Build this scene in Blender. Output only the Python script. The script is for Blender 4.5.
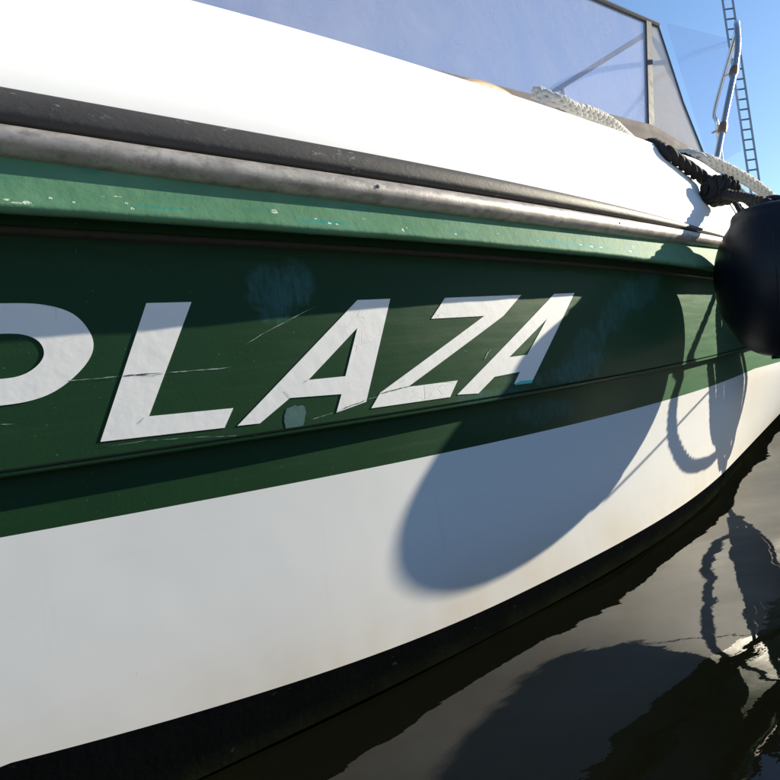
import bpy, bmesh, math, random
from mathutils import Vector, Matrix, noise as mnoise
random.seed(7)
for o in list(bpy.data.objects): bpy.data.objects.remove(o)
S = bpy.context.scene; COL = S.collection

# ------------------------------------------------------------------ camera
EYE = Vector((0, 0, 0.40))
YAW, ROLL, PITCH = math.radians(55), math.atan(.14), math.radians(0.655)
FW = Vector((math.cos(YAW)*math.cos(PITCH), math.sin(YAW)*math.cos(PITCH), math.sin(PITCH)))
R0 = Vector((math.sin(YAW), -math.cos(YAW), 0)); U0 = R0.cross(FW)
RT = R0*math.cos(ROLL)-U0*math.sin(ROLL); UP = R0*math.sin(ROLL)+U0*math.cos(ROLL)
cd = bpy.data.cameras.new('camera'); cam = bpy.data.objects.new('camera', cd); COL.objects.link(cam)
cd.sensor_width = 36; cd.lens = 606/780*36; cd.clip_start = .02; cd.clip_end = 3000
m = Matrix((RT, UP, -FW)).transposed().to_4x4(); m.translation = EYE; cam.matrix_world = m
S.camera = cam

# ------------------------------------------------------------------ sky, sun, exposure
SUN_D = Vector((-5.63, 1.0, -1.98)).normalized()          # the way the light travels
elev = math.asin(-SUN_D.z); to_sun = -SUN_D
w = bpy.data.worlds.new('World'); S.world = w; w.use_nodes = True
nt = w.node_tree; bg = nt.nodes['Background']
sky = nt.nodes.new('ShaderNodeTexSky'); sky.sky_type = 'NISHITA'; sky.sun_disc = False
sky.sun_elevation = elev; sky.sun_rotation = math.atan2(to_sun.x, to_sun.y)
sky.air_density = 1.0; sky.dust_density = .15; sky.ozone_density = 3.6
nt.links.new(sky.outputs[0], bg.inputs[0]); bg.inputs[1].default_value = .088
sl = bpy.data.lights.new('sun', 'SUN'); sl.energy = 5.0; sl.angle = math.radians(.42); sl.color = (1, .90, .71)
so = bpy.data.objects.new('sun', sl); COL.objects.link(so)
so.rotation_euler = SUN_D.to_track_quat('-Z', 'Y').to_euler()
S.view_settings.view_transform = 'Standard'; S.view_settings.look = 'None'
S.view_settings.gamma = 1; S.view_settings.exposure = 1.04

# ------------------------------------------------------------------ materials
class NB:
    """small node-building helper"""
    def __init__(s, name):
        s.m = bpy.data.materials.new(name); s.m.use_nodes = True; s.t = s.m.node_tree
        s.b = s.t.nodes['Principled BSDF']; s.out = s.t.nodes['Material Output']
        s._pos = None
    def n(s, kind, **kw):
        x = s.t.nodes.new('ShaderNode'+kind)
        for k, v in kw.items(): setattr(x, k, v)
        return x
    def put(s, sock, v):
        if isinstance(v, bpy.types.NodeSocket): s.t.links.new(v, sock)
        else: sock.default_value = (*v, 1) if isinstance(v, tuple) and len(v) == 3 and sock.type == 'RGBA' else v
    def pos(s):
        if s._pos is None: s._pos = s.n('NewGeometry').outputs['Position']
        return s._pos
    def mapped(s, sc=(1,1,1), loc=(0,0,0), rot=(0,0,0)):
        mp = s.n('Mapping'); s.put(mp.inputs[0], s.pos()); mp.inputs['Scale'].default_value = sc
        mp.inputs['Location'].default_value = loc; mp.inputs['Rotation'].default_value = rot
        return mp.outputs[0]
    def noise(s, scale, detail=4, rough=.55, vec=None, dist=0):
        x = s.n('TexNoise'); s.put(x.inputs['Vector'], vec or s.pos()); x.inputs['Scale'].default_value = scale
        x.inputs['Detail'].default_value = detail; x.inputs['Roughness'].default_value = rough; x.inputs['Distortion'].default_value = dist
        return x.outputs['Fac']
    def ramp(s, v, a, b, lo=0., hi=1.):
        x = s.n('MapRange'); s.put(x.inputs[0], v)
        for i, q in enumerate((a, b, lo, hi)): x.inputs[i+1].default_value = q
        return x.outputs[0]
    def math(s, op, a, b=0., clamp=False):
        x = s.n('Math', operation=op); x.use_clamp = clamp; s.put(x.inputs[0], a); s.put(x.inputs[1], b); return x.outputs[0]
    def mix(s, f, a, b):
        x = s.n('Mix', data_type='RGBA'); s.put(x.inputs[0], f); s.put(x.inputs[6], a); s.put(x.inputs[7], b); return x.outputs[2]
    def xyz(s):
        x = s.n('SeparateXYZ'); s.put(x.inputs[0], s.pos()); return x.outputs
    def bump(s, h, strength=.2, dist=.002, normal=None):
        x = s.n('Bump'); s.put(x.inputs['Height'], h); x.inputs['Strength'].default_value = strength; x.inputs['Distance'].default_value = dist
        if normal: s.put(x.inputs['Normal'], normal)
        s.put(s.b.inputs['Normal'], x.outputs[0]); return x.outputs[0]
    def set(s, **kw):
        for k, v in kw.items(): s.put(s.b.inputs[k.replace('_', ' ')], v)
        return s.m
    def spot(s, x0, z0, a, b, tilt=0., wob=.35, soft=.25, nscale=60):
        """an irregular patch with a shape of its own at (x0, z0) on the boat's side"""
        mp = s.n('Mapping', vector_type='TEXTURE'); s.put(mp.inputs[0], s.pos())
        mp.inputs['Location'].default_value = (x0, 0, z0); mp.inputs['Rotation'].default_value = (0, tilt, 0)
        mp.inputs['Scale'].default_value = (a, 1e3, b)
        ln = s.n('VectorMath', operation='LENGTH'); s.put(ln.inputs[0], mp.outputs[0])
        d = s.math('ADD', ln.outputs['Value'], s.math('MULTIPLY', s.math('SUBTRACT', s.noise(nscale, 5, .65), .5), wob*2))
        return s.ramp(d, 1-soft, 1+soft, 1, 0)

def mat_green():
    k = NB('green_gelcoat')
    n1 = k.noise(3, 3); n2 = k.noise(240, 3, .6); st = k.noise(30, 4, .6, k.mapped((.25, .25, 3)))
    c = k.mix(n1, (.0105, .037, .0155), (.014, .047, .020))
    c = k.mix(k.ramp(st, .55, .8, 0, .35), c, (.03, .062, .038))
    # old touch-up paint, bluer than the gelcoat; forward patches paint in a bluish reflection
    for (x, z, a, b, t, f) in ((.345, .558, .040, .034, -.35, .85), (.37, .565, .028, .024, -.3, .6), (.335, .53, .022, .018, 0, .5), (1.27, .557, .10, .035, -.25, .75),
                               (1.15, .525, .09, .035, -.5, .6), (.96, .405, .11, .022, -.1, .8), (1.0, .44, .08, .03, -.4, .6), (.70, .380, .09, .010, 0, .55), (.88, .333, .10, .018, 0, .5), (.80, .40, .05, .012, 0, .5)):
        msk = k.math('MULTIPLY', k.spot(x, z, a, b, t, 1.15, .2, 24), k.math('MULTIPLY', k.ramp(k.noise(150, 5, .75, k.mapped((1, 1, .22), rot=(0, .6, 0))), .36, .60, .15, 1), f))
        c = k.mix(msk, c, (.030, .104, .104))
    # chalk dust and tiny chips
    c = k.mix(k.ramp(k.noise(420, 2, .5), .74, .78, 0, .5), c, (.25, .33, .27))
    k.bump(k.math('ADD', k.math('MULTIPLY', n2, .15), k.math('MULTIPLY', k.noise(9, 2), 1.0)), .22, .004)
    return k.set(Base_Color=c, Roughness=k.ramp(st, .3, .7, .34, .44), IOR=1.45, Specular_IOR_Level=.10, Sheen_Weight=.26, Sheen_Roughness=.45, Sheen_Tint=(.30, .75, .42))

def mat_white():
    k = NB('white_gelcoat')
    z = k.xyz()[2]
    n1 = k.noise(4, 4); st = k.noise(14, 4, .6, k.mapped((.2, .2, 2.2)))
    c = k.mix(n1, (.76, .765, .755), (.80, .80, .785))
    scum = k.math('MULTIPLY', k.ramp(z, .055, .14, 1, 0), k.ramp(k.noise(9, 5, .6, k.mapped((1, 1, .6))), .35, .75, .1, 1))
    c = k.mix(k.math('MULTIPLY', scum, .5), c, (.64, .53, .34))
    c = k.mix(k.ramp(st, .55, .8, 0, .14), c, (.60, .59, .55))
    rn = k.noise(34, 5, .7, k.mapped((1, 1, .12)))
    c = k.mix(k.ramp(rn, .62, .8, 0, .22), c, (.52, .47, .38))
    c = k.mix(k.ramp(k.noise(300, 2), .76, .8, 0, .4), c, (.4, .38, .34))
    k.bump(k.noise(7, 2), .2, .004)
    return k.set(Base_Color=c, Roughness=.5, IOR=1.45, Specular_IOR_Level=.03)

def mat_deck():
    k = NB('white_deck_paint'); n1 = k.noise(6, 5); 
    c = k.mix(n1, (.86, .86, .85), (.90, .90, .89))
    c = k.mix(k.ramp(k.noise(40, 5, .65), .66, .76, 0, .35), c, (.5, .49, .45))
    k.bump(k.noise(40, 3), .05, .002)
    return k.set(Base_Color=c, Roughness=.6, Specular_IOR_Level=.04)

def mat_faded():
    k = NB('faded_green_paint'); x, y, z = k.xyz()
    n1 = k.noise(16, 5, .6)
    c = k.mix(k.ramp(n1, .3, .7), (.082, .205, .118), (.115, .25, .152))
    c = k.mix(k.ramp(k.noise(12, 5, .65, k.mapped((1, 1, 4), loc=(3, 0, 0))), .56, .66, 0, .6), c, (.045, .19, .16))
    chips = None
    for (px, pz, a, b) in CHIPS:
        s_ = k.spot(px, pz, a, b, 0, .5, .2, 300); chips = s_ if chips is None else k.math('MAXIMUM', chips, s_)
    teal = None
    for (px, pz, a, b) in TEALS:
        s_ = k.spot(px, pz, a, b, 0, .6, .45, 90); teal = s_ if teal is None else k.math('MAXIMUM', teal, s_)
    c = k.mix(k.math('MULTIPLY', teal, .8), c, (.03, .24, .21))
    c = k.mix(k.math('MULTIPLY', chips, k.ramp(k.noise(500, 3), .4, .6, .15, 1)), c, (.72, .78, .68))
    k.bump(k.math('ADD', k.math('MULTIPLY', chips, -1), k.math('MULTIPLY', k.noise(60, 4, .6), .8)), .4, .003)
    return k.set(Base_Color=c, Roughness=.65, Specular_IOR_Level=.06)

def mat_steel():
    k = NB('tarnished_steel'); n = k.noise(55, 5, .65, k.mapped((.5, 1, 1))); n2 = k.noise(9, 3)
    c = k.mix(k.ramp(n, .35, .7), (.36, .33, .30), (.50, .465, .43))
    c = k.mix(k.ramp(n2, .5, .75, 0, .4), c, (.33, .27, .22))
    c = k.mix(k.ramp(k.noise(70, 5, .7, k.mapped((.7, 1, 1), loc=(1, 4, 2))), .48, .68, 0, .75), c, (.20, .165, .135))
    c = k.mix(k.ramp(k.noise(200, 3, .6), .68, .74, 0, .6), c, (.12, .09, .07))
    k.bump(k.math('ADD', k.noise(220, 3), k.math('MULTIPLY', k.noise(30, 4), 1.5)), .18, .0012)
    return k.set(Base_Color=c, Metallic=.3, Roughness=k.ramp(n, .3, .7, .36, .5))

def mat_rubber():
    k = NB('weathered_rubber'); n = k.noise(18, 5, .6, k.mapped((.4, 1, 1)))
    c = k.mix(n, (.040, .040, .043), (.075, .073, .073))
    sc = k.noise(130, 4, .7, k.mapped((.6, 1, 1), rot=(0, .6, 0)))
    c = k.mix(k.math('MULTIPLY', k.ramp(sc, .60, .70, 0, .8), k.ramp(k.noise(9, 3), .50, .66)), c, (.42, .41, .39))
    k.bump(k.math('ADD', sc, k.math('MULTIPLY', n, 1.5)), .3, .002)
    return k.set(Base_Color=c, Roughness=.6, Specular_IOR_Level=.2)

def mat_plain(name, col, rough=.5, metal=0., var=.15, scale=30, bump=.1, dist=.001, spec=.5):
    k = NB(name); n = k.noise(scale, 4, .6)
    lo = tuple(v*(1-var) for v in col); hi = tuple(v*(1+var) for v in col)
    if bump: k.bump(k.noise(scale*4, 3), bump, dist)
    return k.set(Base_Color=k.mix(n, lo, hi), Roughness=k.ramp(n, .3, .7, rough*.85, min(1, rough*1.15)), Metallic=metal, Specular_IOR_Level=spec)

def mat_vinyl():
    k = NB('white_letter_vinyl'); n = k.noise(20, 4); w_ = k.noise(45, 3, .5, k.mapped((1, 1, 1)))
    c = k.mix(n, (.78, .78, .77), (.84, .84, .825))
    cr = k.n('TexVoronoi', feature='DISTANCE_TO_EDGE'); k.put(cr.inputs['Vector'], k.mapped((1, 1, 1.6), rot=(0, .7, 0))); cr.inputs['Scale'].default_value = 42
    line = k.math('MULTIPLY', k.ramp(cr.outputs['Distance'], .004, .018, 1, 0), k.ramp(k.noise(16, 2, .5, k.mapped(loc=(5, 1, 2))), .56, .62))
    c = k.mix(k.math('MULTIPLY', line, .45), c, (.30, .30, .28))
    k.bump(k.math('ADD', w_, k.math('MULTIPLY', line, -.4)), .3, .0015)
    return k.set(Base_Color=c, Roughness=.5, Specular_IOR_Level=.15)

def mat_boot():
    k = NB('black_antifouling'); z = k.xyz()[2]
    c = k.mix(k.noise(25, 4), (.0028, .0032, .0036), (.0055, .006, .0065))
    weed = k.math('MULTIPLY', k.ramp(k.math('ADD', z, k.math('MULTIPLY', k.noise(45, 5, .7), .02)), .012, .034, 1, 0), k.ramp(k.noise(14, 4), .35, .6, .2, 1))
    c = k.mix(weed, c, (.009, .012, .006))
    c = k.mix(k.ramp(k.noise(90, 4, .7, k.mapped((.5, 1, 1))), .66, .74, 0, .5), c, (.05, .05, .045))
    k.bump(k.noise(120, 4), .3, .002)
    return k.set(Base_Color=c, Roughness=.6, Specular_IOR_Level=0.)

def mat_fender():
    k = NB('navy_fender_vinyl'); n = k.noise(12, 4); sc = k.noise(70, 5, .7, k.mapped((1, 1, .25)))
    c = k.mix(n, (.005, .0075, .013), (.008, .0115, .019))
    c = k.mix(k.math('MULTIPLY', k.ramp(sc, .60, .70), k.ramp(k.noise(8, 3, .5, k.mapped(loc=(2, 7, 1))), .48, .62)), c, (.06, .065, .07))
    c = k.mix(k.ramp(k.noise(260, 2), .73, .78, 0, .6), c, (.14, .14, .14))
    k.bump(k.math('ADD', k.noise(180, 3), k.math('MULTIPLY', k.noise(6, 2), 4)), .2, .0015)
    return k.set(Base_Color=c, Roughness=k.ramp(n, .3, .7, .36, .5), Specular_IOR_Level=.25)

def mat_water():
    k = NB('harbour_water')
    a = k.noise(1.5, 2, .45, k.mapped((1, 1.5, 1))); b = k.noise(5.5, 2, .5, k.mapped((1, 1.3, 1), loc=(4, 2, 0)))
    h = k.math('ADD', k.math('MULTIPLY', a, 1.0), k.math('MULTIPLY', b, .16))
    h = k.math('ADD', h, k.math('MULTIPLY', k.noise(26, 3, .5, k.mapped((1, 1.6, 1))), .012))
    k.bump(h, 1.0, .016)
    return k.set(Base_Color=(.004, .0045, .0025), Roughness=.015, IOR=1.333, Specular_IOR_Level=.5)

def mat_clear(name, tint, haze, hazecol):
    k = NB(name); t = k.t
    tr = k.n('BsdfTransparent'); tr.inputs[0].default_value = (*tint, 1)
    gl = k.n('BsdfGlossy'); gl.inputs['Roughness'].default_value = .08; gl.inputs[0].default_value = (.9, .9, .9, 1)
    df = k.n('BsdfDiffuse'); df.inputs[0].default_value = (*hazecol, 1)
    tl = k.n('BsdfTranslucent'); tl.inputs[0].default_value = (*hazecol, 1)
    m0 = k.n('MixShader'); m0.inputs[0].default_value = .5; t.links.new(df.outputs[0], m0.inputs[1]); t.links.new(tl.outputs[0], m0.inputs[2])
    n = k.noise(6, 4, .6, k.mapped((1, 1, .6), rot=(0, .5, 0)), .3)
    m1 = k.n('MixShader'); k.put(m1.inputs[0], k.ramp(n, .3, .7, haze*.75, haze*1.2)); t.links.new(tr.outputs[0], m1.inputs[1]); t.links.new(m0.outputs[0], m1.inputs[2])
    lw = k.n('LayerWeight'); lw.inputs[0].default_value = .5
    fr = k.math('ADD', k.math('MULTIPLY', k.math('POWER', lw.outputs['Facing'], 4.0), .55), .03)
    bp = k.n('Bump'); bp.inputs['Strength'].default_value = .12; bp.inputs['Distance'].default_value = .01; k.put(bp.inputs['Height'], n)
    t.links.new(bp.outputs[0], gl.inputs['Normal'])
    m2 = k.n('MixShader'); t.links.new(fr, m2.inputs[0]); t.links.new(m1.outputs[0], m2.inputs[1]); t.links.new(gl.outputs[0], m2.inputs[2])
    t.links.new(m2.outputs[0], k.out.inputs[0]); k.t.nodes.remove(k.b)
    return k.m

# flaked spots on the faded flange: (x, z, half length, half height)
CHIPS = [(.070, .632, .0042, .002), (.062, .631, .005, .0012), (.054, .634, .0028, .0012), (.091, .639, .0018, .001), (.111, .636, .0016, .0008), (.161, .639, .0016, .0013), (.166, .633, .0018, .0016), (.154, .646, .004, .0007),
         (.140, .645, .003, .0005), (.385, .635, .0024, .0012), (.404, .630, .0028, .0016), (.415, .629, .0026, .0014), (.33, .641, .0045, .0028), (.522, .627, .0026, .0022), (.53, .631, .0014, .0012), (.623, .627, .002, .0016), (.819, .627, .003, .0012),
         (.95, .628, .006, .0016), (.985, .6265, .009, .0022), (1.02, .627, .006, .0024), (1.135, .626, .006, .003), (1.155, .637, .002, .006), (1.234, .622, .004, .0014), (.46, .640, .003, .0005), (.72, .634, .003, .0006)]
TEALS = [(.96, .627, .12, .005), (.40, .631, .04, .0024), (.86, .630, .05, .003), (.2, .636, .03, .0015), (1.13, .628, .04, .004)]
M = dict(green=mat_green(), white=mat_white(), deck=mat_deck(), faded=mat_faded(), steel=mat_steel(), rubber=mat_rubber(), vinyl=mat_vinyl(), water=mat_water(),
         boot=mat_boot(),
         bead=mat_plain('grey_sealant', (.045, .05, .045), .6, 0, .4, 60, .2, .001, .1),
         strake=mat_plain('dark_strake_trim', (.012, .020, .016), .7, 0, .3, 40, .15, .001, 0.),
         fender=mat_fender(),
         blackrope=mat_plain('black_rope_fibre', (.028, .027, .027), .85, 0, .4, 150, .6, .002, .2),
         whiterope=mat_plain('white_rope_fibre', (.62, .60, .56), .85, 0, .22, 140, .6, .002, .2),
         cord=mat_plain('grey_cord_fibre', (.12, .12, .12), .8, 0, .3, 200, .4),
         cabin=mat_plain('cream_cabin_paint', (.26, .225, .205), .85, 0, .08, 12, .1, .001, .08),
         alu=mat_plain('grey_aluminium', (.09, .10, .115), .6, 0., .2, 40, .1, .001, .12),
         chrome=mat_plain('stainless_tube', (.62, .60, .57), .22, .95, .12, 50, .06),
         bronze=mat_plain('tarnished_bracket', (.30, .19, .12), .5, .7, .35, 90, .3),
         teak=mat_plain('bleached_teak', (.50, .32, .17), .6, 0, .25, 60, .3),
         scratch=mat_plain('bare_scratch', (.30, .40, .33), .7, 0, .3, 300, .4),
         crack=mat_plain('dark_crack', (.03, .035, .03), .8, 0, .3, 200, 0),
         teal=mat_plain('teal_touch_up', (.030, .105, .098), .5, 0, .35, 90, .1, .001),
         mast=mat_plain('galvanised_lattice', (.36, .38, .42), .5, .6, .12, 12),
         stone=mat_plain('blocker_wall_stone', (.10, .095, .085), .85, 0, .35, 2, .5, .02),
         concrete=mat_plain('quay_concrete', (.30, .29, .27), .85, 0, .2, 3, .4, .01),
         timber=mat_plain('pale_bounce_timber', (.62, .59, .54), .8, 0, .3, 20, .4, .003),
         float_=mat_plain('dark_float_plastic', (.03, .03, .032), .6, 0, .2, 10),
         clear_a=mat_clear('purple_tinted_vinyl', (.93, .93, .98), .30, (.86, .85, .92)),
         clear_b=mat_clear('milky_vinyl', (.86, .84, .82), .70, (.84, .79, .74)),
         clear_c=mat_clear('thin_clear_vinyl', (.93, .95, .99), .08, (.85, .88, .95)))

# ------------------------------------------------------------------ builders
def finish(name, verts, faces, mat, parent=None, smooth=True, sharp=35):
    me = bpy.data.meshes.new(name); me.from_pydata([tuple(v) for v in verts], [], faces); me.materials.append(mat)
    bm = bmesh.new(); bm.from_mesh(me); bmesh.ops.remove_doubles(bm, verts=bm.verts, dist=1e-6); bmesh.ops.recalc_face_normals(bm, faces=bm.faces); bm.to_mesh(me); bm.free()
    if smooth:
        me.shade_smooth()
        me.set_sharp_from_angle(angle=math.radians(sharp))
    o = bpy.data.objects.new(name, me); COL.objects.link(o); o.parent = parent
    return o
def tag(o, label=None, cat=None, group=None, kind=None):
    for k, v in (('label', label), ('category', cat), ('group', group), ('kind', kind)):
        if v: o[k] = v
    return o
def empty(name, loc=(0, 0, 0)):
    o = bpy.data.objects.new(name, None); o.empty_display_size = .1; COL.objects.link(o); o.location = loc
    if any(loc): bpy.context.view_layer.update()
    return o
def under(o, parent):
    """parent a mesh that was built in world coordinates"""
    o.parent = parent; o.matrix_parent_inverse = parent.matrix_world.inverted(); return o
def catmull(P, n=12):
    P = [Vector(p) for p in P]; Q = [P[0]*2-P[1]]+P+[P[-1]*2-P[-2]]; out = []
    for i in range(1, len(Q)-2):
        a, b, c, d = Q[i-1:i+3]
        for k in range(n):
            t = k/n; out.append(.5*((2*b)+(c-a)*t+(2*a-5*b+4*c-d)*t*t+(3*b-a-3*c+d)*t**3))
    return out+[P[-1]]
def frames(P):
    T = [(P[min(i+1, len(P)-1)]-P[max(i-1, 0)]).normalized() for i in range(len(P))]
    a = Vector((0, 0, 1)) if abs(T[0].z) < .9 else Vector((1, 0, 0)); N = []
    n = (a-T[0]*a.dot(T[0])).normalized()
    for t in T:
        n = (n-t*n.dot(t)).normalized(); N.append((n, t.cross(n)))
    return N
def tube(P, r, seg=10, V=None, F=None, cap=True):
    P = [Vector(p) for p in P]
    V = [] if V is None else V; F = [] if F is None else F; b = len(V); N = frames(P)
    for i, p in enumerate(P):
        rr = r(i/(len(P)-1)) if callable(r) else r
        for k in range(seg):
            a = 2*math.pi*k/seg; V.append(p+N[i][0]*math.cos(a)*rr+N[i][1]*math.sin(a)*rr)
    for i in range(len(P)-1):
        for k in range(seg):
            k2 = (k+1) % seg; F.append((b+i*seg+k, b+i*seg+k2, b+(i+1)*seg+k2, b+(i+1)*seg+k))
    if cap:
        F.append(tuple(b+k for k in range(seg))[::-1]); F.append(tuple(b+(len(P)-1)*seg+k for k in range(seg)))
    return V, F
def laid(P, r, pitch, strands=3, seg=7, V=None, F=None, jitter=.0):
    """a laid rope: strands wound round the path P (a dense polyline)"""
    V = [] if V is None else V; F = [] if F is None else F
    N = frames(P); L = [0.]
    for i in range(1, len(P)): L.append(L[-1]+(P[i]-P[i-1]).length)
    rs = r*(.62 if strands == 3 else .48); off = r-rs*.9
    for s in range(strands):
        Q = []
        for i, p in enumerate(P):
            a = 2*math.pi*(L[i]/pitch+s/strands); o = off*(1+jitter*mnoise.noise(p*60+Vector((s*7, 0, 0))))
            Q.append(p+N[i][0]*math.cos(a)*o+N[i][1]*math.sin(a)*o)
        tube(Q, rs, seg, V, F)
    return V, F
def plait(P, r, pitch, seg=6, V=None, F=None):
    """an eight-strand plaited rope: four pairs crossing over and under"""
    V = [] if V is None else V; F = [] if F is None else F
    N = frames(P); L = [0.]
    for i in range(1, len(P)): L.append(L[-1]+(P[i]-P[i-1]).length)
    for s in range(8):
        sg = 1 if s % 2 else -1; Q = []
        for i, p in enumerate(P):
            ph = 2*math.pi*(L[i]/pitch); a = sg*ph+2*math.pi*(s//2)/4+(math.pi/4 if s % 2 else 0)
            o = r*.62*(1+.22*sg*math.cos(4*ph)); Q.append(p+N[i][0]*math.cos(a)*o+N[i][1]*math.sin(a)*o)
        tube(Q, r*.40, seg, V, F)
    return V, F
def dense(P, step):
    P = catmull(P, 24); out = [P[0]]; acc = 0
    for a, b in zip(P, P[1:]):
        l = (b-a).length; acc += l
        if acc >= step: out.append(b); acc = 0
    return out
def box(c, s, V=None, F=None, rot=None):
    V = [] if V is None else V; F = [] if F is None else F; b = len(V); c = Vector(c)
    for x in (-1, 1):
        for y in (-1, 1):
            for z in (-1, 1):
                p = Vector((x*s[0]/2, y*s[1]/2, z*s[2]/2)); V.append(c+(rot @ p if rot else p))
    F += [tuple(b+i for i in f) for f in ((0, 1, 3, 2), (4, 6, 7, 5), (0, 4, 5, 1), (2, 3, 7, 6), (0, 2, 6, 4), (1, 5, 7, 3))]
    return V, F
def slab(poly, t, off=Vector((0, 0, 0))):
    """a planar outline (list of Vectors) given thickness along its normal"""
    n = Vector((0, 0, 0))
    for a, b in zip(poly, poly[1:]+poly[:1]): n += a.cross(b)
    n.normalize(); k = len(poly)
    V = [p+off+n*t/2 for p in poly]+[p+off-n*t/2 for p in poly]
    F = [tuple(range(k)), tuple(range(2*k-1, k-1, -1))]+[(i, (i+1) % k, k+(i+1) % k, k+i) for i in range(k)]
    return V, F

# ------------------------------------------------------------------ the hull's shape (metres; x along the boat to the bow, water at z = 0)
YC = 2.1; XS0, XS1 = -2.4, 7.12
def y0(x):
    if x > 1.9: return .71+1.6**2/14+(x-1.9)*1.6/7
    return .71+((x-.3)**2/14 if x > .3 else (x-.3)**2/70)
def dy0(x): return (min(x, 1.9)-.3)/7 if x > .3 else (x-.3)/35
def flare(x): return .075*.15*math.log1p(math.exp(min(60, (x-1.3)/.15)))
def inset(x, z):
    t = min(max((.31-z)/.255, 0), 1.2)
    return flare(x)*t**1.3+(max(0, -z)*.9)
def pt(x, p, z):
    """p metres out from the topside plane, at height z"""
    d = dy0(x); l = math.hypot(d, 1)
    px, py = x+d/l*p, y0(x)-p/l
    py += inset(x, z)
    return Vector((px, min(py, YC), z))
def soft(x): return max(-.1, min(x, 2.2))
def rise(x): return .008*max(0, x-2.3)**2
def quad(x, a, b, c): x = soft(x); return a+b*x+c*x*x
def zrub(x): return quad(x, .7534, -.0394, .0102)+rise(x)
def zst(x): return quad(x, .7125, -.042, .0223)+rise(x)
def zsb(x): return quad(x, .6823, -.0575, .0312)+rise(x)
def zbb(x): return quad(x, .6256, -.023, .0073)+rise(x)
def zstr(x): return quad(x, .375, -.015, .0121)+rise(x)*.6
def zbd(x): return quad(x, .3155, -.0319, .0162)+rise(x)*.6
def zcr(x): return quad(max(x, .73), 1.0273, -.0565, .0388)+rise(x)
def zwe(x): return .043+.11*max(0, .7-max(x, 0))**2
XS = [XS0+i*.1 for i in range(24)]+[i*.03 for i in range(90)]+[2.7+i*.1 for i in range(45)]
XS = sorted(x for x in XS if x <= XS1+1e-6)
def sweep(name, prof, mat, parent, closed=False, sharp=35, xs=XS, mirror=True):
    V, F = [], []
    for side in ((0, 1) if mirror else (0,)):
        b = len(V); k = None
        for x in xs:
            ring = prof(x); k = len(ring)
            for p, z in ring:
                q = pt(x, p, z)
                if side: q = Vector((q.x, 2*YC-q.y, q.z))
                V.append(q)
        n = len(xs)
        for i in range(n-1):
            for j in range(k if closed else k-1):
                j2 = (j+1) % k; F.append((b+i*k+j, b+i*k+j2, b+(i+1)*k+j2, b+(i+1)*k+j))
        if closed:
            F.append(tuple(b+j for j in range(k))); F.append(tuple(b+(n-1)*k+j for j in range(k))[::-1])
    return finish(name, V, F, mat, parent, True, sharp)

boat = empty('motor_boat')
tag(boat, 'white motor boat with green topside band lettered PLAZA, steel rub rail and clear windscreen', 'boat')
def lerp(a, b, t): return a+(b-a)*t
STEP = -.017   # below the strake the hull is set in by this much
def prof_green(x):
    a, z, b = zbb(x)+.022, zstr(x), zbd(x)
    return [(0, lerp(a, z+.004, i/7)) for i in range(8)]+[(0, z+.0015), (-.0008, z-.0002), (STEP+.003, z-.0005), (STEP, z-.003)]+[(STEP, lerp(z-.003, b, i/3)) for i in (1, 2, 3)]
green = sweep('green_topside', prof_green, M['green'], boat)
lower = sweep('white_lower_hull', lambda x: [(STEP, lerp(zbd(x), zwe(x), i/14)) for i in range(15)], M['white'], boat)
sweep('boot_stripe', lambda x: [(STEP, zwe(x)), (STEP, .03), (STEP, 0), (STEP-.005, -.05), (STEP-.03, -.15), (STEP-.12, -.3), (STEP-.35, -.45), (-1.4, -.6)], M['boot'], boat)
def prof_flange(x):
    w1 = mnoise.noise(Vector((x*38, 1, 0)))*.0016+mnoise.noise(Vector((x*9, 5, 0)))*.0012; w2 = mnoise.noise(Vector((x*55, 9, 3)))*.0014
    b = zbb(x)+w2; t = zsb(x)
    return [(.0, t+.02), (.045, t+.02), (.045, t+.002), (.0465, t-.003), (.0515, b+.022), (.0545+w1*.5, b+.011), (.0565+w1, b+.006), (.0565+w1, b+.003), (.054+w1, b), (.048, b-.001), (.042, b+.003), (.039, b+.014), (0, b+.014)]
sweep('gunwale_flange', prof_flange, M['faded'], boat, True, 50)
def prof_bead(x):
    b = zbb(x)-.002; return [(0, b+.003), (.006, b+.003), (.009, b+.001), (.0095, b-.002), (.007, b-.005), (0, b-.006)]
sweep('sealing_bead', prof_bead, M['bead'], boat, True, 50)
def prof_steel(x):
    a, b = zst(x), zsb(x); c = (a+b)/2; h = (a-b)/2
    return [(.036, b), (.044, b)]+[(.044+.0185*math.cos(t), c+h*math.sin(t)) for t in [math.pi*(-.5+i/10) for i in range(1, 10)]]+[(.044, a), (.036, a)]
steel = sweep('steel_rail', prof_steel, M['steel'], boat, True, 50)
def prof_rub(x):
    a, b = zrub(x), zst(x); h = a-b
    return [(.029, b+.001), (.044, b+.001), (.0525, b+h*.12), (.0545, b+h*.3), (.0535, b+h*.62), (.050, b+h*.86), (.043, b+h*.97), (.034, b+h), (.029, b+h)]
sweep('rubber_rub_strip', prof_rub, M['rubber'], boat, True, 60)
def prof_bul(x):
    r = zrub(x); c = zcr(x)
    return [(.031, zsb(x)), (.035, r-.006), (.034, r+.006), (.029, r+.03)]+[(lerp(.029, -.075, t), lerp(r+.03, c-.045, t**.93)) for t in (.2, .4, .6, .8, 1)]+[(-.092, c-.022), (-.108, c-.008), (-.128, c), (-.16, c+.003), (-.26, c+.004)]
sweep('bulwark', prof_bul, M['deck'], boat, False, 60)
def prof_strake(x):
    z = zstr(x)+.0062
    return [(-.001, z+.0016), (.0008, z+.0012), (.0012, z), (.0008, z-.0012), (-.001, z-.0016)]
sweep('strake_seam', prof_strake, M['strake'], boat, True, 40)
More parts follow.
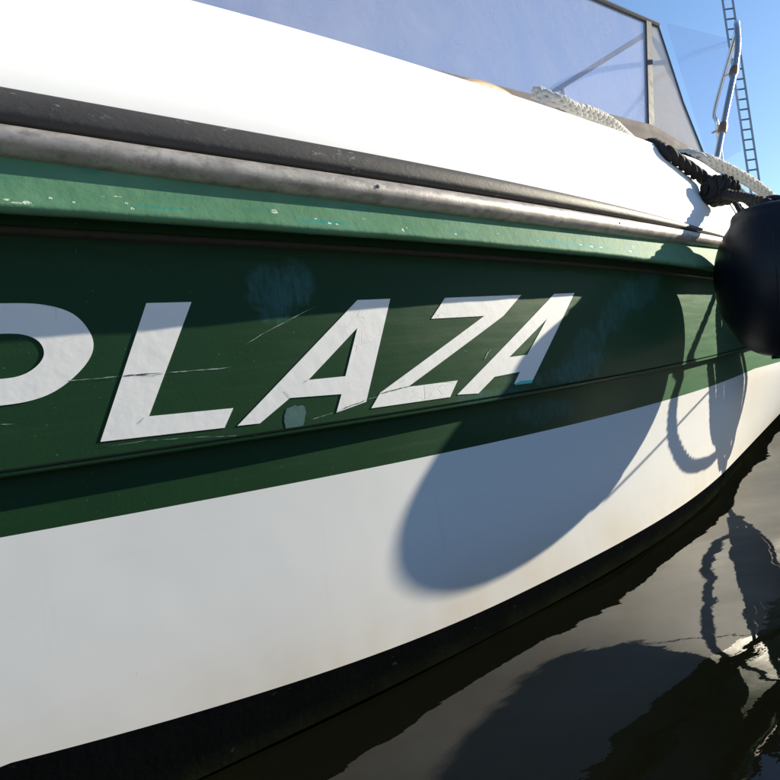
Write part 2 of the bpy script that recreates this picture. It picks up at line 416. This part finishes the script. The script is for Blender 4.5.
# deck between the bulwarks, and the transom
V, F = [], []
for x in XS:
    q = pt(x, -.26, zcr(x)+.004)
    for j in range(9):
        t = j/8; y = lerp(q.y, 2*YC-q.y, t); V.append(Vector((q.x, y, q.z+.03*4*t*(1-t))))
for i in range(len(XS)-1):
    for j in range(8): F.append((i*9+j, i*9+j+1, (i+1)*9+j+1, (i+1)*9+j))
finish('deck', V, F, M['deck'], boat)
ring = [pt(XS0, -.017, z) for z in (-.3, 0, .3)]+[pt(XS0, 0, z) for z in (.40, .6)]+[pt(XS0, .04, .72), pt(XS0, -.075, .95), pt(XS0, -.128, 1.0)]
ring = ring+[Vector((p.x, 2*YC-p.y, p.z)) for p in ring[::-1]]
finish('transom', ring, [tuple(range(len(ring)))], M['white'], boat, False)

# screws along the steel rail
sv, sf = [], []
for i in range(7):
    a = 2*math.pi*i/7; sv.append((.0028*math.cos(a), 0, .0028*math.sin(a)))
for i in range(7):
    a = 2*math.pi*i/7; sv.append((.002*math.cos(a), -.0008, .002*math.sin(a)))
sf = [(i, (i+1) % 7, 7+(i+1) % 7, 7+i) for i in range(7)]+[tuple(range(7, 14))]
proto = None
for i in range(6):
    x = -.72+i*.60
    if proto is None: o = proto = finish('screw', sv, sf, M['crack'], steel)
    else: o = proto.copy(); COL.objects.link(o)
    o.location = pt(x, .0627, (zst(x)+zsb(x))/2+.002); o.rotation_euler = (0, 0, math.atan(dy0(x)))

# ------------------------------------------------------------------ the name on the side
def fill(name, loops, mat, parent, off=.0009, thick=.0007, sub=True):
    """flat letter laid on the hull: outlines given as (x, z) on the topside"""
    bm = bmesh.new(); es = []
    for lp in loops:
        q = []
        for (a, b) in zip(lp, lp[1:]+lp[:1]):
            n = max(1, int(math.dist(a, b)/.02)) if sub else 1
            q += [(lerp(a[0], b[0], i/n), lerp(a[1], b[1], i/n)) for i in range(n)]
        vs = [bm.verts.new((x, 0, z)) for x, z in q]
        es += [bm.edges.new((vs[i], vs[(i+1) % len(vs)])) for i in range(len(vs))]
    bmesh.ops.triangle_fill(bm, use_beauty=True, use_dissolve=False, edges=es)
    if bm.faces and sum(f.normal.y for f in bm.faces) > 0: bmesh.ops.reverse_faces(bm, faces=bm.faces)
    r = bmesh.ops.extrude_face_region(bm, geom=list(bm.faces))
    top = {v for v in r['geom'] if isinstance(v, bmesh.types.BMVert)}
    for v in bm.verts:
        x, z = v.co.x, v.co.z
        v.co = pt(x, off if v in top else off-thick, z)
    # the region is open underneath, where it sticks to the hull
    me = bpy.data.meshes.new(name); bmesh.ops.recalc_face_normals(bm, faces=bm.faces); bm.to_mesh(me); bm.free(); me.materials.append(mat)
    o = bpy.data.objects.new(name, me); COL.objects.link(o); o.parent = parent; return o
def arc(P, n=7):  # closed smooth through points
    out = []; k = len(P)
    for i in range(k-1):
        a, b, c, d = P[max(i-1, 0)], P[i], P[i+1], P[min(i+2, k-1)]
        for j in range(n):
            t = j/n; out.append(tuple(.5*((2*b[q])+(c[q]-a[q])*t+(2*a[q]-5*b[q]+4*c[q]-d[q])*t*t+(3*b[q]-a[q]-3*c[q]+d[q])*t**3) for q in (0, 1)))
    return out+[P[-1]]
P_out = [(-.125, .396), (-.058, .547)]+arc([(.035, .547), (.075, .545), (.104, .534), (.1185, .512), (.118, .492), (.103, .472), (.078, .454), (.05, .446), (.01, .445)])+[(-.052, .445), (-.0735, .396)]
P_in = [(-.038, .4725)]+[(-.019, .516)]+arc([(.03, .5165), (.054, .515), (.069, .507), (.0725, .493), (.063, .480), (.045, .472), (.015, .4715)])
fill('letter_p', [P_out, P_in], M['vinyl'], green)
fill('letter_l', [[(.18, .5435), (.231, .5435), (.1665, .416), (.264, .413), (.25, .391), (.114, .3955)]], M['vinyl'], green)
fill('letter_a', [[(.464, .541), (.522, .542), (.455, .398), (.405, .389), (.417, .413), (.34, .4165), (.295, .390), (.266, .391)], [(.4575, .502), (.427, .4365), (.37, .437)]], M['vinyl'], green)
fill('letter_z', [[(.631, .542), (.818, .546), (.762, .510), (.532, .411), (.633, .411), (.612, .387), (.462, .388), (.481, .408), (.714, .511), (.596, .510)]], M['vinyl'], green)
fill('letter_a', [[(.916, .548), (.984, .550), (.811, .390), (.765, .393), (.785, .412), (.718, .409), (.675, .386), (.628, .389)], [(.883, .502), (.811, .440), (.762, .439)]], M['vinyl'], green)

def ray_hit(px, py, off=0.):
    d = FW+RT*((px-390)/606)-UP*((py-390)/606); lo, hi = .2, 6.
    for _ in range(50):
        t = (lo+hi)/2; q = EYE+d*t
        if q.y < y0(q.x)-off+inset(q.x, q.z)+(.017 if q.z < zstr(q.x) else 0): lo = t
        else: hi = t
    return q
def streak(name, pts, wd, mat, parent, off=.0006, ragged=.5, seed=0):
    """a scratch or crack along points of the topside, ragged in width"""
    rnd = random.Random(seed); Q = []
    for a, b in zip(pts, pts[1:]):
        n = max(2, int(math.dist(a, b)/.0025)); Q += [(lerp(a[0], b[0], i/n), lerp(a[1], b[1], i/n)) for i in range(n)]
    Q.append(pts[-1]); V, F = [], []
    for i, (x, z) in enumerate(Q):
        t = i/(len(Q)-1); ww = wd*min(1, 6*t+.1, 6*(1-t)+.1)*(.12+.75*abs(mnoise.noise(Vector((x*90, z*90, seed*3.1))))**.6)*rnd.uniform(.6, 1); j = .5*wd*mnoise.noise(Vector((x*60, seed, 0)))
        V += [pt(x, off, z+j-ww/2), pt(x, off+.0002, z+j+ww/2)]
    F = [(2*i, 2*i+2, 2*i+3, 2*i+1) for i in range(len(Q)-1)]
    return finish(name, V, F, mat, parent, False)
sid = 0
for pts_, wd, mt, off in (
    ([(66, 381), (92, 379), (122, 376)], .0022, 'scratch', .0011), ([(122, 376), (163, 373)], .0030, 'crack', .0013), ([(140, 376.5), (164, 374)], .0016, 'scratch', .0016),
    ([(163, 373), (195, 370.5), (230, 368)], .0026, 'scratch', .0005), ([(100, 447), (150, 440.5), (190, 437.5), (258, 435)], .0016, 'scratch', .0005),
    ([(0, 424.5), (15, 424)], .0016, 'scratch', .0005), ([(245, 345), (262, 334), (285, 322), (316, 306)], .0018, 'scratch', .0005),
    ([(336, 412), (352, 405), (366, 400)], .0028, 'crack', .0013), ([(366, 400), (382, 395)], .0018, 'scratch', .0005), ([(379, 394), (395, 389.5), (410, 386)], .0030, 'crack', .0013),
    ([(310, 420), (336, 412)], .0018, 'scratch', .0005), ([(221, 368), (231, 367)], .001, 'scratch', .0005),
    ([(146, 416.5), (138, 424)], .0012, 'crack', .0012), ([(308, 379.5), (303, 383)], .0012, 'crack', .0012), ([(284, 391), (290, 398)], .0010, 'crack', .0012),
    ([(482, 343), (490, 356)], .003, 'scratch', .0006), ([(484, 360), (487, 353), (491, 349)], .004, 'scratch', .0006), ([(463, 350), (467, 352)], .002, 'scratch', .0006),
    ([(507, 399), (514, 394.5)], .0012, 'scratch', .0006), ([(498, 399), (508, 397.5)], .001, 'scratch', .0006)):
    q = [ray_hit(*p) for p in pts_]; sid += 1
    streak('scratch' if mt == 'scratch' else 'crack', [(p.x, p.z) for p in q], wd, M[mt], green, off, .55, sid)
# teal touch-up daub below the letter
rnd = random.Random(3); c = ray_hit(295, 417); lp = []
for i in range(26):
    a = 2*math.pi*i/26; r = (abs(math.cos(a))**3.2+abs(math.sin(a))**3.2)**(-1/3.2)*(.92+rnd.uniform(-.05, .05)+.1*mnoise.noise(Vector((math.cos(a)*2, math.sin(a)*2, 4))))
    lp.append((c.x+.0165*r*math.cos(a)+.004*r*math.sin(a), c.z+.0160*r*math.sin(a)))
fill('paint_daub', [lp], M['teal'], green, .0006, .0005, False)
a_, b_ = ray_hit(514, 384.5), ray_hit(531, 382.5)
fill('paint_daub', [[(a_.x, a_.z-.001), (b_.x, b_.z-.001), (b_.x+.004, b_.z+.004), (a_.x+.02, a_.z+.0045), (a_.x+.005, a_.z+.002)]], mat_plain('bright_teal_smear', (.05, .55, .48), .5), green, .0016, .0006, False)

# ------------------------------------------------------------------ cabin side, windows, stanchion
def wz(x): return 1.421 if x < 2.58 else 1.421-(x-2.58)*.21
YW = 1.42
V, F = [], []
xs = [-.9, -.2, .6, 1.2, 1.7, 2.58, 3.03]
for x in xs:
    for (yy, zz) in ((1.39, 1.0), (1.40, 1.15), (1.415, wz(x)-.03), (1.42, wz(x)), (1.46, wz(x)), (1.46, 1.0)): V.append(Vector((x, yy, zz)))
for i in range(len(xs)-1):
    for j in range(5): F.append((i*6+j, i*6+j+1, i*6+6+j+1, i*6+6+j))
F += [tuple(range(6)), tuple(range((len(xs)-1)*6, len(xs)*6))]
finish('cabin_side', V, F, M['cabin'], boat, False)
finish('cabin_side', [Vector((v.x, 2*YC-v.y, v.z)) for v in V], F, M['cabin'], boat, False)
V, F = box((-.88, YC, 1.2), (.04, 2*(YC-1.45), .44)); finish('cabin_bulkhead', V, F, M['cabin'], boat, False)
V, F = [], []
for (x, z) in ((2.99, 1.0), (2.99, 1.33), (3.05, 1.33), (3.40, 1.12), (3.40, 1.0)):
    V += [Vector((x, 1.465, z)), Vector((x, 2*YC-1.465, z))]
F = [(2*i, 2*i+1, 2*i+3, 2*i+2) for i in range(4)]+[(0, 2, 4, 6, 8), (1, 3, 5, 7, 9)]
finish('cabin_front', V, F, M['cabin'], boat, False)
ZT = 2.0
wind = empty('windscreen'); wind.parent = boat
def wp(x, z, y=None): return Vector((x, (YW+.02+.12*(z-1.4)) if y is None else y, z))
def pane(pts, mat, name='pane', t=.003):
    V, F = slab(pts, t); return finish(name, V, F, mat, wind, False)
mt_b, mt_t = (2.594, 1.421), (2.837, ZT)
for sgn in (0, 1):
    fy = (lambda v: v) if not sgn else (lambda v: Vector((v.x, 2*YC-v.y, v.z)))
    pane([fy(wp(*q)) for q in ((-.85, 1.426), (mt_b[0]-.015, 1.426), (mt_t[0]-.015, ZT), (-.6, ZT))], M['clear_a'])
    pane([fy(wp(*q)) for q in ((mt_b[0]+.018, 1.418), (3.018, 1.335), (2.955, 1.60), (2.92, ZT), (mt_t[0]+.008, ZT))], M['clear_b'])
    def bar(name, pts, r, mat, seg=8):
        V, F = tube([fy(Vector(p)) for p in pts], r, seg); return finish(name, V, F, mat, wind)
    Vb, Fb = slab([fy(wp(x, z)) for x, z in ((mt_b[0]-.019, 1.415), (mt_b[0]+.022, 1.415), (mt_t[0]+.018, ZT), (mt_t[0]-.023, ZT))], .02); finish('mullion', Vb, Fb, M['alu'], wind, False)
    bar('bottom_rail', [wp(-.85, 1.424), wp(2.58, 1.424), wp(3.02, 1.336)], .007, M['cabin'])
    bar('top_rail', [wp(-.6, ZT), wp(2.92, ZT)], .014, M['alu'])
    bar('corner_post', [wp(3.02, 1.335), wp(2.957, 1.60), wp(2.922, ZT)], .007, M['alu'])
# raked front panes, from corner to corner
for a, b in ((1.465, YC-.01), (YC+.01, 2*YC-1.465)):
    pane([Vector((3.03, a, 1.335)), Vector((3.03, b, 1.335)), Vector((2.93, b+(0.05 if b < YC else -.05), ZT-.01)), Vector((2.93, a+(.05 if a < YC else -.05), ZT-.01))], M['clear_c'])
V, F = tube([Vector((3.03, YC, 1.33)), Vector((2.93, YC, ZT))], .012, 8); finish('centre_post', V, F, M['alu'], wind)
V, F = tube([Vector((2.93, 1.51, ZT)), Vector((2.93, 2*YC-1.51, ZT))], .014, 8); finish('front_top_rail', V, F, M['alu'], wind)
# clear weather flap hanging forward of the side panes
pane([Vector((3.06, 1.43, 1.28)), Vector((3.35, 1.40, 1.394)), Vector((3.41, 1.40, 1.71)), Vector((3.41, 1.42, 2.0)), Vector((2.94, 1.48, 2.0))], M['clear_c'], 'weather_flap', .0008)
# stanchion with its bracket
sb, stp = Vector((2.63, 1.235, 1.085)), Vector((3.02, 1.225, 1.72))
st_root = empty('stanchion'); st_root.parent = boat
e1 = Vector((4.15, 1.86, 1.95))
V, F = tube(catmull([sb, lerp(sb, stp, .5), stp, stp+Vector((.14, .04, .20)), stp+Vector((.42, .17, .27)), e1, Vector((4.22, 1.89, 1.88)), Vector((4.25, 1.91, 1.6)), Vector((4.22, 1.91, 1.2))], 8), .0125, 12); finish('tube', V, F, M['chrome'], st_root)
V, F = tube([sb-Vector((0, 0, .02)), sb+Vector((.012, 0, .02))], .028, 14); finish('foot_plate', V, F, M['chrome'], st_root)
for t in (.12, .42, .86):
    c_ = lerp(sb, stp, t); dr = (stp-sb).normalized()
    V, F = tube([c_-dr*.025, c_-dr*.012, c_+dr*.012, c_+dr*.025], lambda q: .0185 if .2 < q < .8 else .0162, 12); finish('clamp', V, F, M['bronze'], st_root)
    V, F = tube([c_+Vector((0, .014, 0)), c_+Vector((.01, .05, .004))], .005, 8); finish('clamp_bolt', V, F, M['chrome'], st_root)

# teak hand rail block on the deck edge
q = [pt(x, -.15, zcr(x)+.012) for x in (.86, .92, .98, 1.05, 1.10)]
zz = (-.03, -.008, .002, -.002, -.016)
tk = empty('grab_rail'); tk.parent = boat
V, F = tube(catmull([p+Vector((0, 0, z)) for p, z in zip(q, zz)], 6), .017, 10); finish('rail', V, F, M['teak'], tk)

# ------------------------------------------------------------------ ropes on the deck edge
def rope(name, P, r, pitch, mat, label, cat, parent=None, step=None, strands=3):
    D = dense(P, step or r*.35); V, F = plait(D, r, pitch) if strands == 8 else laid(D, r, pitch, strands, 7, jitter=.3)
    o = finish(name, V, F, mat, parent, True, 80)
    if label: tag(o, label, cat)
    return o
def crown(px, py, lift=0., p=-.13):
    d = FW+RT*((px-390)/606)-UP*((py-390)/606); lo, hi = .3, 6.
    for _ in range(50):
        t = (lo+hi)/2; q = EYE+d*t
        if q.y < y0(q.x)-p: lo = t
        else: hi = t
    return q+Vector((0, 0, lift))
A = [crown(px, py, 0, p) for px, py, p in ((536, 92, -.20), (549, 98, -.16), (562, 102, -.145), (575, 109, -.145), (588, 112, -.145), (602, 118, -.15), (613, 125, -.155), (622, 133, -.18), (634, 143, -.24))]
rope('mooring_rope', A, .0165, .12, M['whiterope'], 'thick white plaited rope lying along the deck edge beside the teak rail', 'rope', strands=8)
B = [crown(px, py, 0, p) for px, py, p in ((674, 154, -.26), (690, 156, -.18), (703, 159, -.14), (716, 164, -.115), (731, 171, -.09), (747, 180, -.065), (764, 192, -.04), (778, 206, -.015))]
B += [B[-1]+Vector((.05, -.03, -.06)), B[-1]+Vector((.09, -.06, -.15))]
rope('bow_line', B, .024, .17, M['whiterope'], 'thick white plaited rope running down over the bulwark behind the black knot', 'rope', strands=8)

# ------------------------------------------------------------------ fender with its black rope
FC = Vector((1.633, .6545, .559)); FAX = Vector((.04, -.03, 1)).normalized()
def lathe(c, ax, prof, seg=48):
    t = Vector((1, 0, 0)); u = (t-ax*t.dot(ax)).normalized(); v = ax.cross(u); V, F = [], []
    for (r, h) in prof:
        for k in range(seg):
            a = 2*math.pi*k/seg; V.append(c+ax*h+u*math.cos(a)*r+v*math.sin(a)*r)
    for i in range(len(prof)-1):
        for k in range(seg):
            k2 = (k+1) % seg; F.append((i*seg+k, i*seg+k2, (i+1)*seg+k2, (i+1)*seg+k))
    F.append(tuple(range(seg))[::-1]); F.append(tuple((len(prof)-1)*seg+k for k in range(seg)))
    return V, F
fd = empty('fender', tuple(FC-FAX*.192))
tag(fd, 'dark navy inflatable fender hanging from black knotted rope over the rub rail', 'fender')
prof = []
for i in range(0, 23):
    a = math.pi*(-.5+i/26); prof.append((max(.004, .1290*math.cos(a)**.92), (.192 if a < 0 else .176)*math.sin(a)))
prof = [p for p in prof if p[1] < .126]
prof += [(.0875, .132), (.0835, .138), (.0815, .144), (.0805, .150), (.0790, .156), (.0755, .1625), (.0695, .1675), (.061, .1705), (.050, .171), (.042, .1685), (.036, .164), (.02, .162), (.002, .162)]
V, F = lathe(FC, FAX, prof); under(finish('body', V, F, M['fender'], None, True, 60), fd)
ey = [FC+FAX*.160+Vector((.0, -.035, 0)), FC+FAX*.180+Vector((0, -.028, 0)), FC+FAX*.187, FC+FAX*.180+Vector((0, .028, 0)), FC+FAX*.160+Vector((0, .035, 0))]
V, F = tube(catmull(ey, 6), .011, 10); under(finish('lifting_eye', V, F, M['fender'], None), fd)
for sg in (0, 1):   # moulding seam from the neck to the valve
    a0 = math.radians(205+180*sg); pr = [(p, h) for p, h in prof if h < .128][::1]
    sp = [FC+FAX*h+Vector((math.cos(a0), math.sin(a0), 0))*(p-.0006) for p, h in pr]
    V, F = tube(sp, .0016, 6); under(finish('seam', V, F, M['fender'], None), fd)
V, F = tube([FC-FAX*.186, FC-FAX*.198], .02, 14); under(finish('valve', V, F, M['fender'], None), fd)

def at(px, py, wdep):
    return EYE+(FW+RT*((px-390)/606)-UP*((py-390)/606))*wdep
rp = empty('fender_rope', tuple(at(722, 190, 1.50)))
tag(rp, 'black laid rope knotted above the navy fender and led over the white bulwark', 'rope')
K = Vector((0, 0, 0))
def bulp(x, z):
    r = zrub(x); c = zcr(x); t = max(0, min(1, (z-(r+.03))/(c-.045-r-.03))); p = lerp(.029, -.075, t**(1/.93))
    if z > c-.045: p = lerp(-.075, -.128, min(1, (z-c+.045)/.045))
    return p
def onbul(x, z, lift=.0): return pt(x, bulp(x, z)+lift, z)
def bul_hit(px, py, lift):
    d = FW+RT*((px-390)/606)-UP*((py-390)/606); lo, hi = .3, 4.
    for _ in range(50):
        t = (lo+hi)/2; q = EYE+d*t; k = math.hypot(1, dy0(q.x))
        if q.y < y0(q.x)-k*(bulp(q.x, q.z)+lift): lo = t
        else: hi = t
    return q
K = bul_hit(720, 190, .05)
P1 = [crown(632, 152, 0, -.30), crown(640, 147, 0, -.2), bul_hit(652, 144, .004), bul_hit(664, 150, .012), bul_hit(678, 160, .018), bul_hit(692, 170, .021), bul_hit(706, 180, .027), K+Vector((.01, .01, .012))]
D = dense(P1, .005); V, F = laid(D, .0175, .10, 3, 7, jitter=.4); under(finish('standing_part', V, F, M['blackrope'], None, True, 80), rp)
topn = FC+FAX*.170
P2 = [K+Vector((.0, 0, -.01)), lerp(K, topn, .5)+Vector((-.012, -.008, .0)), topn+Vector((-.04, -.01, .006)), topn+Vector((0, -.004, .006)), topn+Vector((.01, .01, -.012))]
D = dense(P2, .005); V, F = laid(D, .0135, .08, 3, 7, jitter=.4); under(finish('lower_part', V, F, M['blackrope'], None, True, 80), rp)
P3 = [K+Vector((.01, 0, .015)), K+Vector((.05, -.005, .012)), K+Vector((.075, -.01, .002)), topn+Vector((.02, .03, .016)), topn+Vector((.01, .01, -.01))]
D = dense(P3, .005); V, F = laid(D, .0125, .08, 3, 7, jitter=.4); under(finish('return_part', V, F, M['blackrope'], None, True, 80), rp)
# the knot: turns of rope round each other
V, F = [], []
ax = (at(740, 186, 1.5)-at(700, 186, 1.5)).normalized(); b1 = (UP-ax*UP.dot(ax)).normalized(); b2 = ax.cross(b1)
for i, (o, rr, ti) in enumerate(((-.032, .021, .4), (-.014, .028, .2), (.006, .030, -.1), (.026, .026, -.35), (.042, .018, -.5))):
    ring_ = []
    for k in range(29):
        a = 2*math.pi*k/28; ring_.append(K+ax*(o+ti*.5*rr*math.sin(a))+b1*rr*math.cos(a)*1.15+b2*rr*math.sin(a))
    laid(dense(ring_, .004), .0115, .07, 3, 6, V, F, .4)
ring_ = []
for k in range(33):
    a = 2*math.pi*k/32; ring_.append(K+ax*.004+(ax*.040*math.cos(a)+b1*.030*math.sin(a))+b2*(-.016+.012*math.cos(2*a)))
laid(dense(ring_, .004), .0115, .07, 3, 6, V, F, .4)
under(finish('knot', V, F, M['blackrope'], None, True, 80), rp)

# ------------------------------------------------------------------ lines hanging further along the rail (their shadows cross the hull)
SD = Vector((-5.63, 1.0, -1.98))
def cast(px, py, t): return ray_hit(px, py)-SD*t
lp = [cast(px, py, t) for px, py, t in ((697, 340, .105), (690, 360, .105), (680, 378, .105), (674, 400, .105), (672, 425, .105), (676, 447, .105), (688, 464, .105), (702, 464, .105), (716, 455, .105), (735, 425, .105))]
hook = pt(2.2, .105, zst(2.2))
lp = [hook+Vector((.12, .0, .09)), hook+Vector((-.02, .0, .03))]+lp+[pt(2.24, .09, .52), pt(2.26, .1, .64), pt(2.28, .085, zrub(2.2)+.02), onbul(2.3, .85, .014), pt(2.32, -.13, zcr(2.3)+.014), pt(2.33, -.22, zcr(2.3)+.016)]
rope('hanging_bight', lp, .011, .06, M['blackrope'], 'slack bight of black rope hanging from the rail beyond the navy fender', 'rope')
ce = empty('rope_coil', tuple(pt(2.22, .06, .25)))
tag(ce, 'coil of black rope hung on the rail beyond the navy fender', 'rope coil')
V, F = [], []
rn = random.Random(5)
for i in range(13):
    cx_ = 2.10+.016*i+rn.uniform(-.012, .012); wdt = .055+rn.uniform(-.025, .03); zb = .23+rn.uniform(-.03, .09); ztp = .66
    lpp = []
    for k in range(25):
        a = 2*math.pi*k/24; zz_ = (zb+ztp)/2+(ztp-zb)/2*math.cos(a); xx_ = cx_+wdt*math.sin(a)*(1.15-.45*math.cos(a))
        lpp.append(pt(xx_, .12+.012*(i % 3), zz_))
    laid(dense(lpp, .007), .0085, .05, 3, 5, V, F, .3)
for k in range(4):
    lpp = [pt(2.19+.055*math.cos(a), .132+.04*math.sin(a), .60-.017*k+.008*math.sin(a*2)) for a in [2*math.pi*j/20 for j in range(21)]]
    laid(dense(lpp, .007), .0085, .05, 3, 5, V, F, .3)
under(finish('turns', V, F, M['blackrope'], None, True, 80), ce)
D = dense([pt(2.19, .13, .60), pt(2.20, .115, .66), pt(2.22, .075, zrub(2.2)+.015), onbul(2.22, .80, .010), onbul(2.22, .92, .010), pt(2.22, -.13, zcr(2.2)+.012), pt(2.22, -.2, zcr(2.2)+.014)], .006)
V, F = laid(D, .0085, .05, 3, 5); under(finish('hanging_part', V, F, M['blackrope'], None, True, 80), ce)
V, F = tube([cast(745, 350, .1), cast(690, 412, .125), cast(640, 465, .15), cast(605, 500, .172)], .0028, 6)
tag(finish('thin_cord', V, F, M['cord'], None), 'thin grey cord stretched from the rope coil to the navy fender', 'cord')

# ------------------------------------------------------------------ lattice mast on the quay behind
mb = Vector((8.782, 3.58, .80)); mh = 5.2; ml = Vector((0, 0, 1))
ms = empty('lattice_mast', tuple(mb)); tag(ms, 'grey metal lattice ladder mast rising against the blue sky', 'mast')
side = (RT-ml*RT.dot(ml)).normalized(); hw = .066
for s_ in (-1, 1):
    V, F = tube([mb+side*hw*s_, mb+side*hw*s_+ml*mh], .014, 8); under(finish('upright', V, F, M['mast'], None), ms)
k = 0; rungs = None; z = .15
while z < mh-.1:
    c_ = mb+ml*z
    if rungs is None:
        V, F = tube([mb-side*hw, mb+side*hw], .012, 6); rungs = finish('rung', [v-mb for v in V], F, M['mast'], None); o = rungs
    else: o = rungs.copy(); COL.objects.link(o)
    o.parent = ms; o.location = ml*z; z += .135
V, F = box(mb+Vector((0, 0, .01)), (.4, .4, .03)); under(finish('base_plate', V, F, M['mast'], None, False), ms)

# ------------------------------------------------------------------ setting: water, quay behind, pontoon behind the photographer
V, F = [], []
ext = [-900, -300, -100, -40, -18, -10]+[-7+.5*i for i in range(10)]+[-2+.07*i for i in range(101)]+[5.5+.5*i for i in range(6)]+[9, 12, 18, 40, 100, 300, 900]
n = len(ext)
def swell(x, y):
    f = math.exp(-((x-1.2)**2+(y-.3)**2)/18)
    q = mnoise.noise(Vector((x*.7, y*.7, 2)))*1.3
    return f*(.0065*math.cos(2*math.pi*(y-.26-.10*x)/.95+q)+.0025*math.sin(2*math.pi*(x*.8+y*.5)/.7+q*2))
for x in ext:
    for y in ext: V.append(Vector((x, y, swell(x, y))))
for i in range(n-1):
    for j in range(n-1): F.append((i*n+j, i*n+j+1, (i+1)*n+j+1, (i+1)*n+j))
tag(finish('water', V, F, M['water'], None), kind='structure')
V, F = box((4, 12.3, .1), (60, 7, 1.4)); V2, F2 = box((8.9, 6.1, .1), (1.4, 6.0, 1.398), V, F)
tag(finish('quay', V, F, M['concrete'], None, False), kind='structure')
V, F = box((14, -6, .2), (2, 22, 4.6)); box((-8, -14, .2), (60, 3, 3.6), V, F)  # unseen walls added to darken reflections and block low sky glow
tag(finish('blocker_wall', V, F, M['stone'], None, False), kind='structure')
pon = empty('pontoon', (-.2, -1.22, 0)); tag(pon, 'unseen pale timber pontoon alongside the boat, brightened to bounce light onto the hull', 'pontoon')  # out of view; decking brightened and set close to bounce light onto the letters
pb = None
for i in range(66):
    if pb is None:
        V, F = box((0, 0, 0), (.138, 2.5, .03)); pb = finish('plank', V, F, M['timber'], None, False); o = pb
    else: o = pb.copy(); COL.objects.link(o)
    o.parent = pon; o.location = (-4.8+i*.146, 0, .285+.002*math.sin(i*1.7))
V, F = box((-.2-.05, -1.22, .2), (9.6, 2.44, .14)); under(finish('frame', V, F, M['float_'], None, False), pon)
for s_ in (-3.4, 0, 3.2):
    V, F = box((-.2+s_, -1.22, .03), (1.8, 2.1, .3)); under(finish('float', V, F, M['float_'], None, False), pon)

S.cycles.max_bounces = 10; S.cycles.transparent_max_bounces = 12
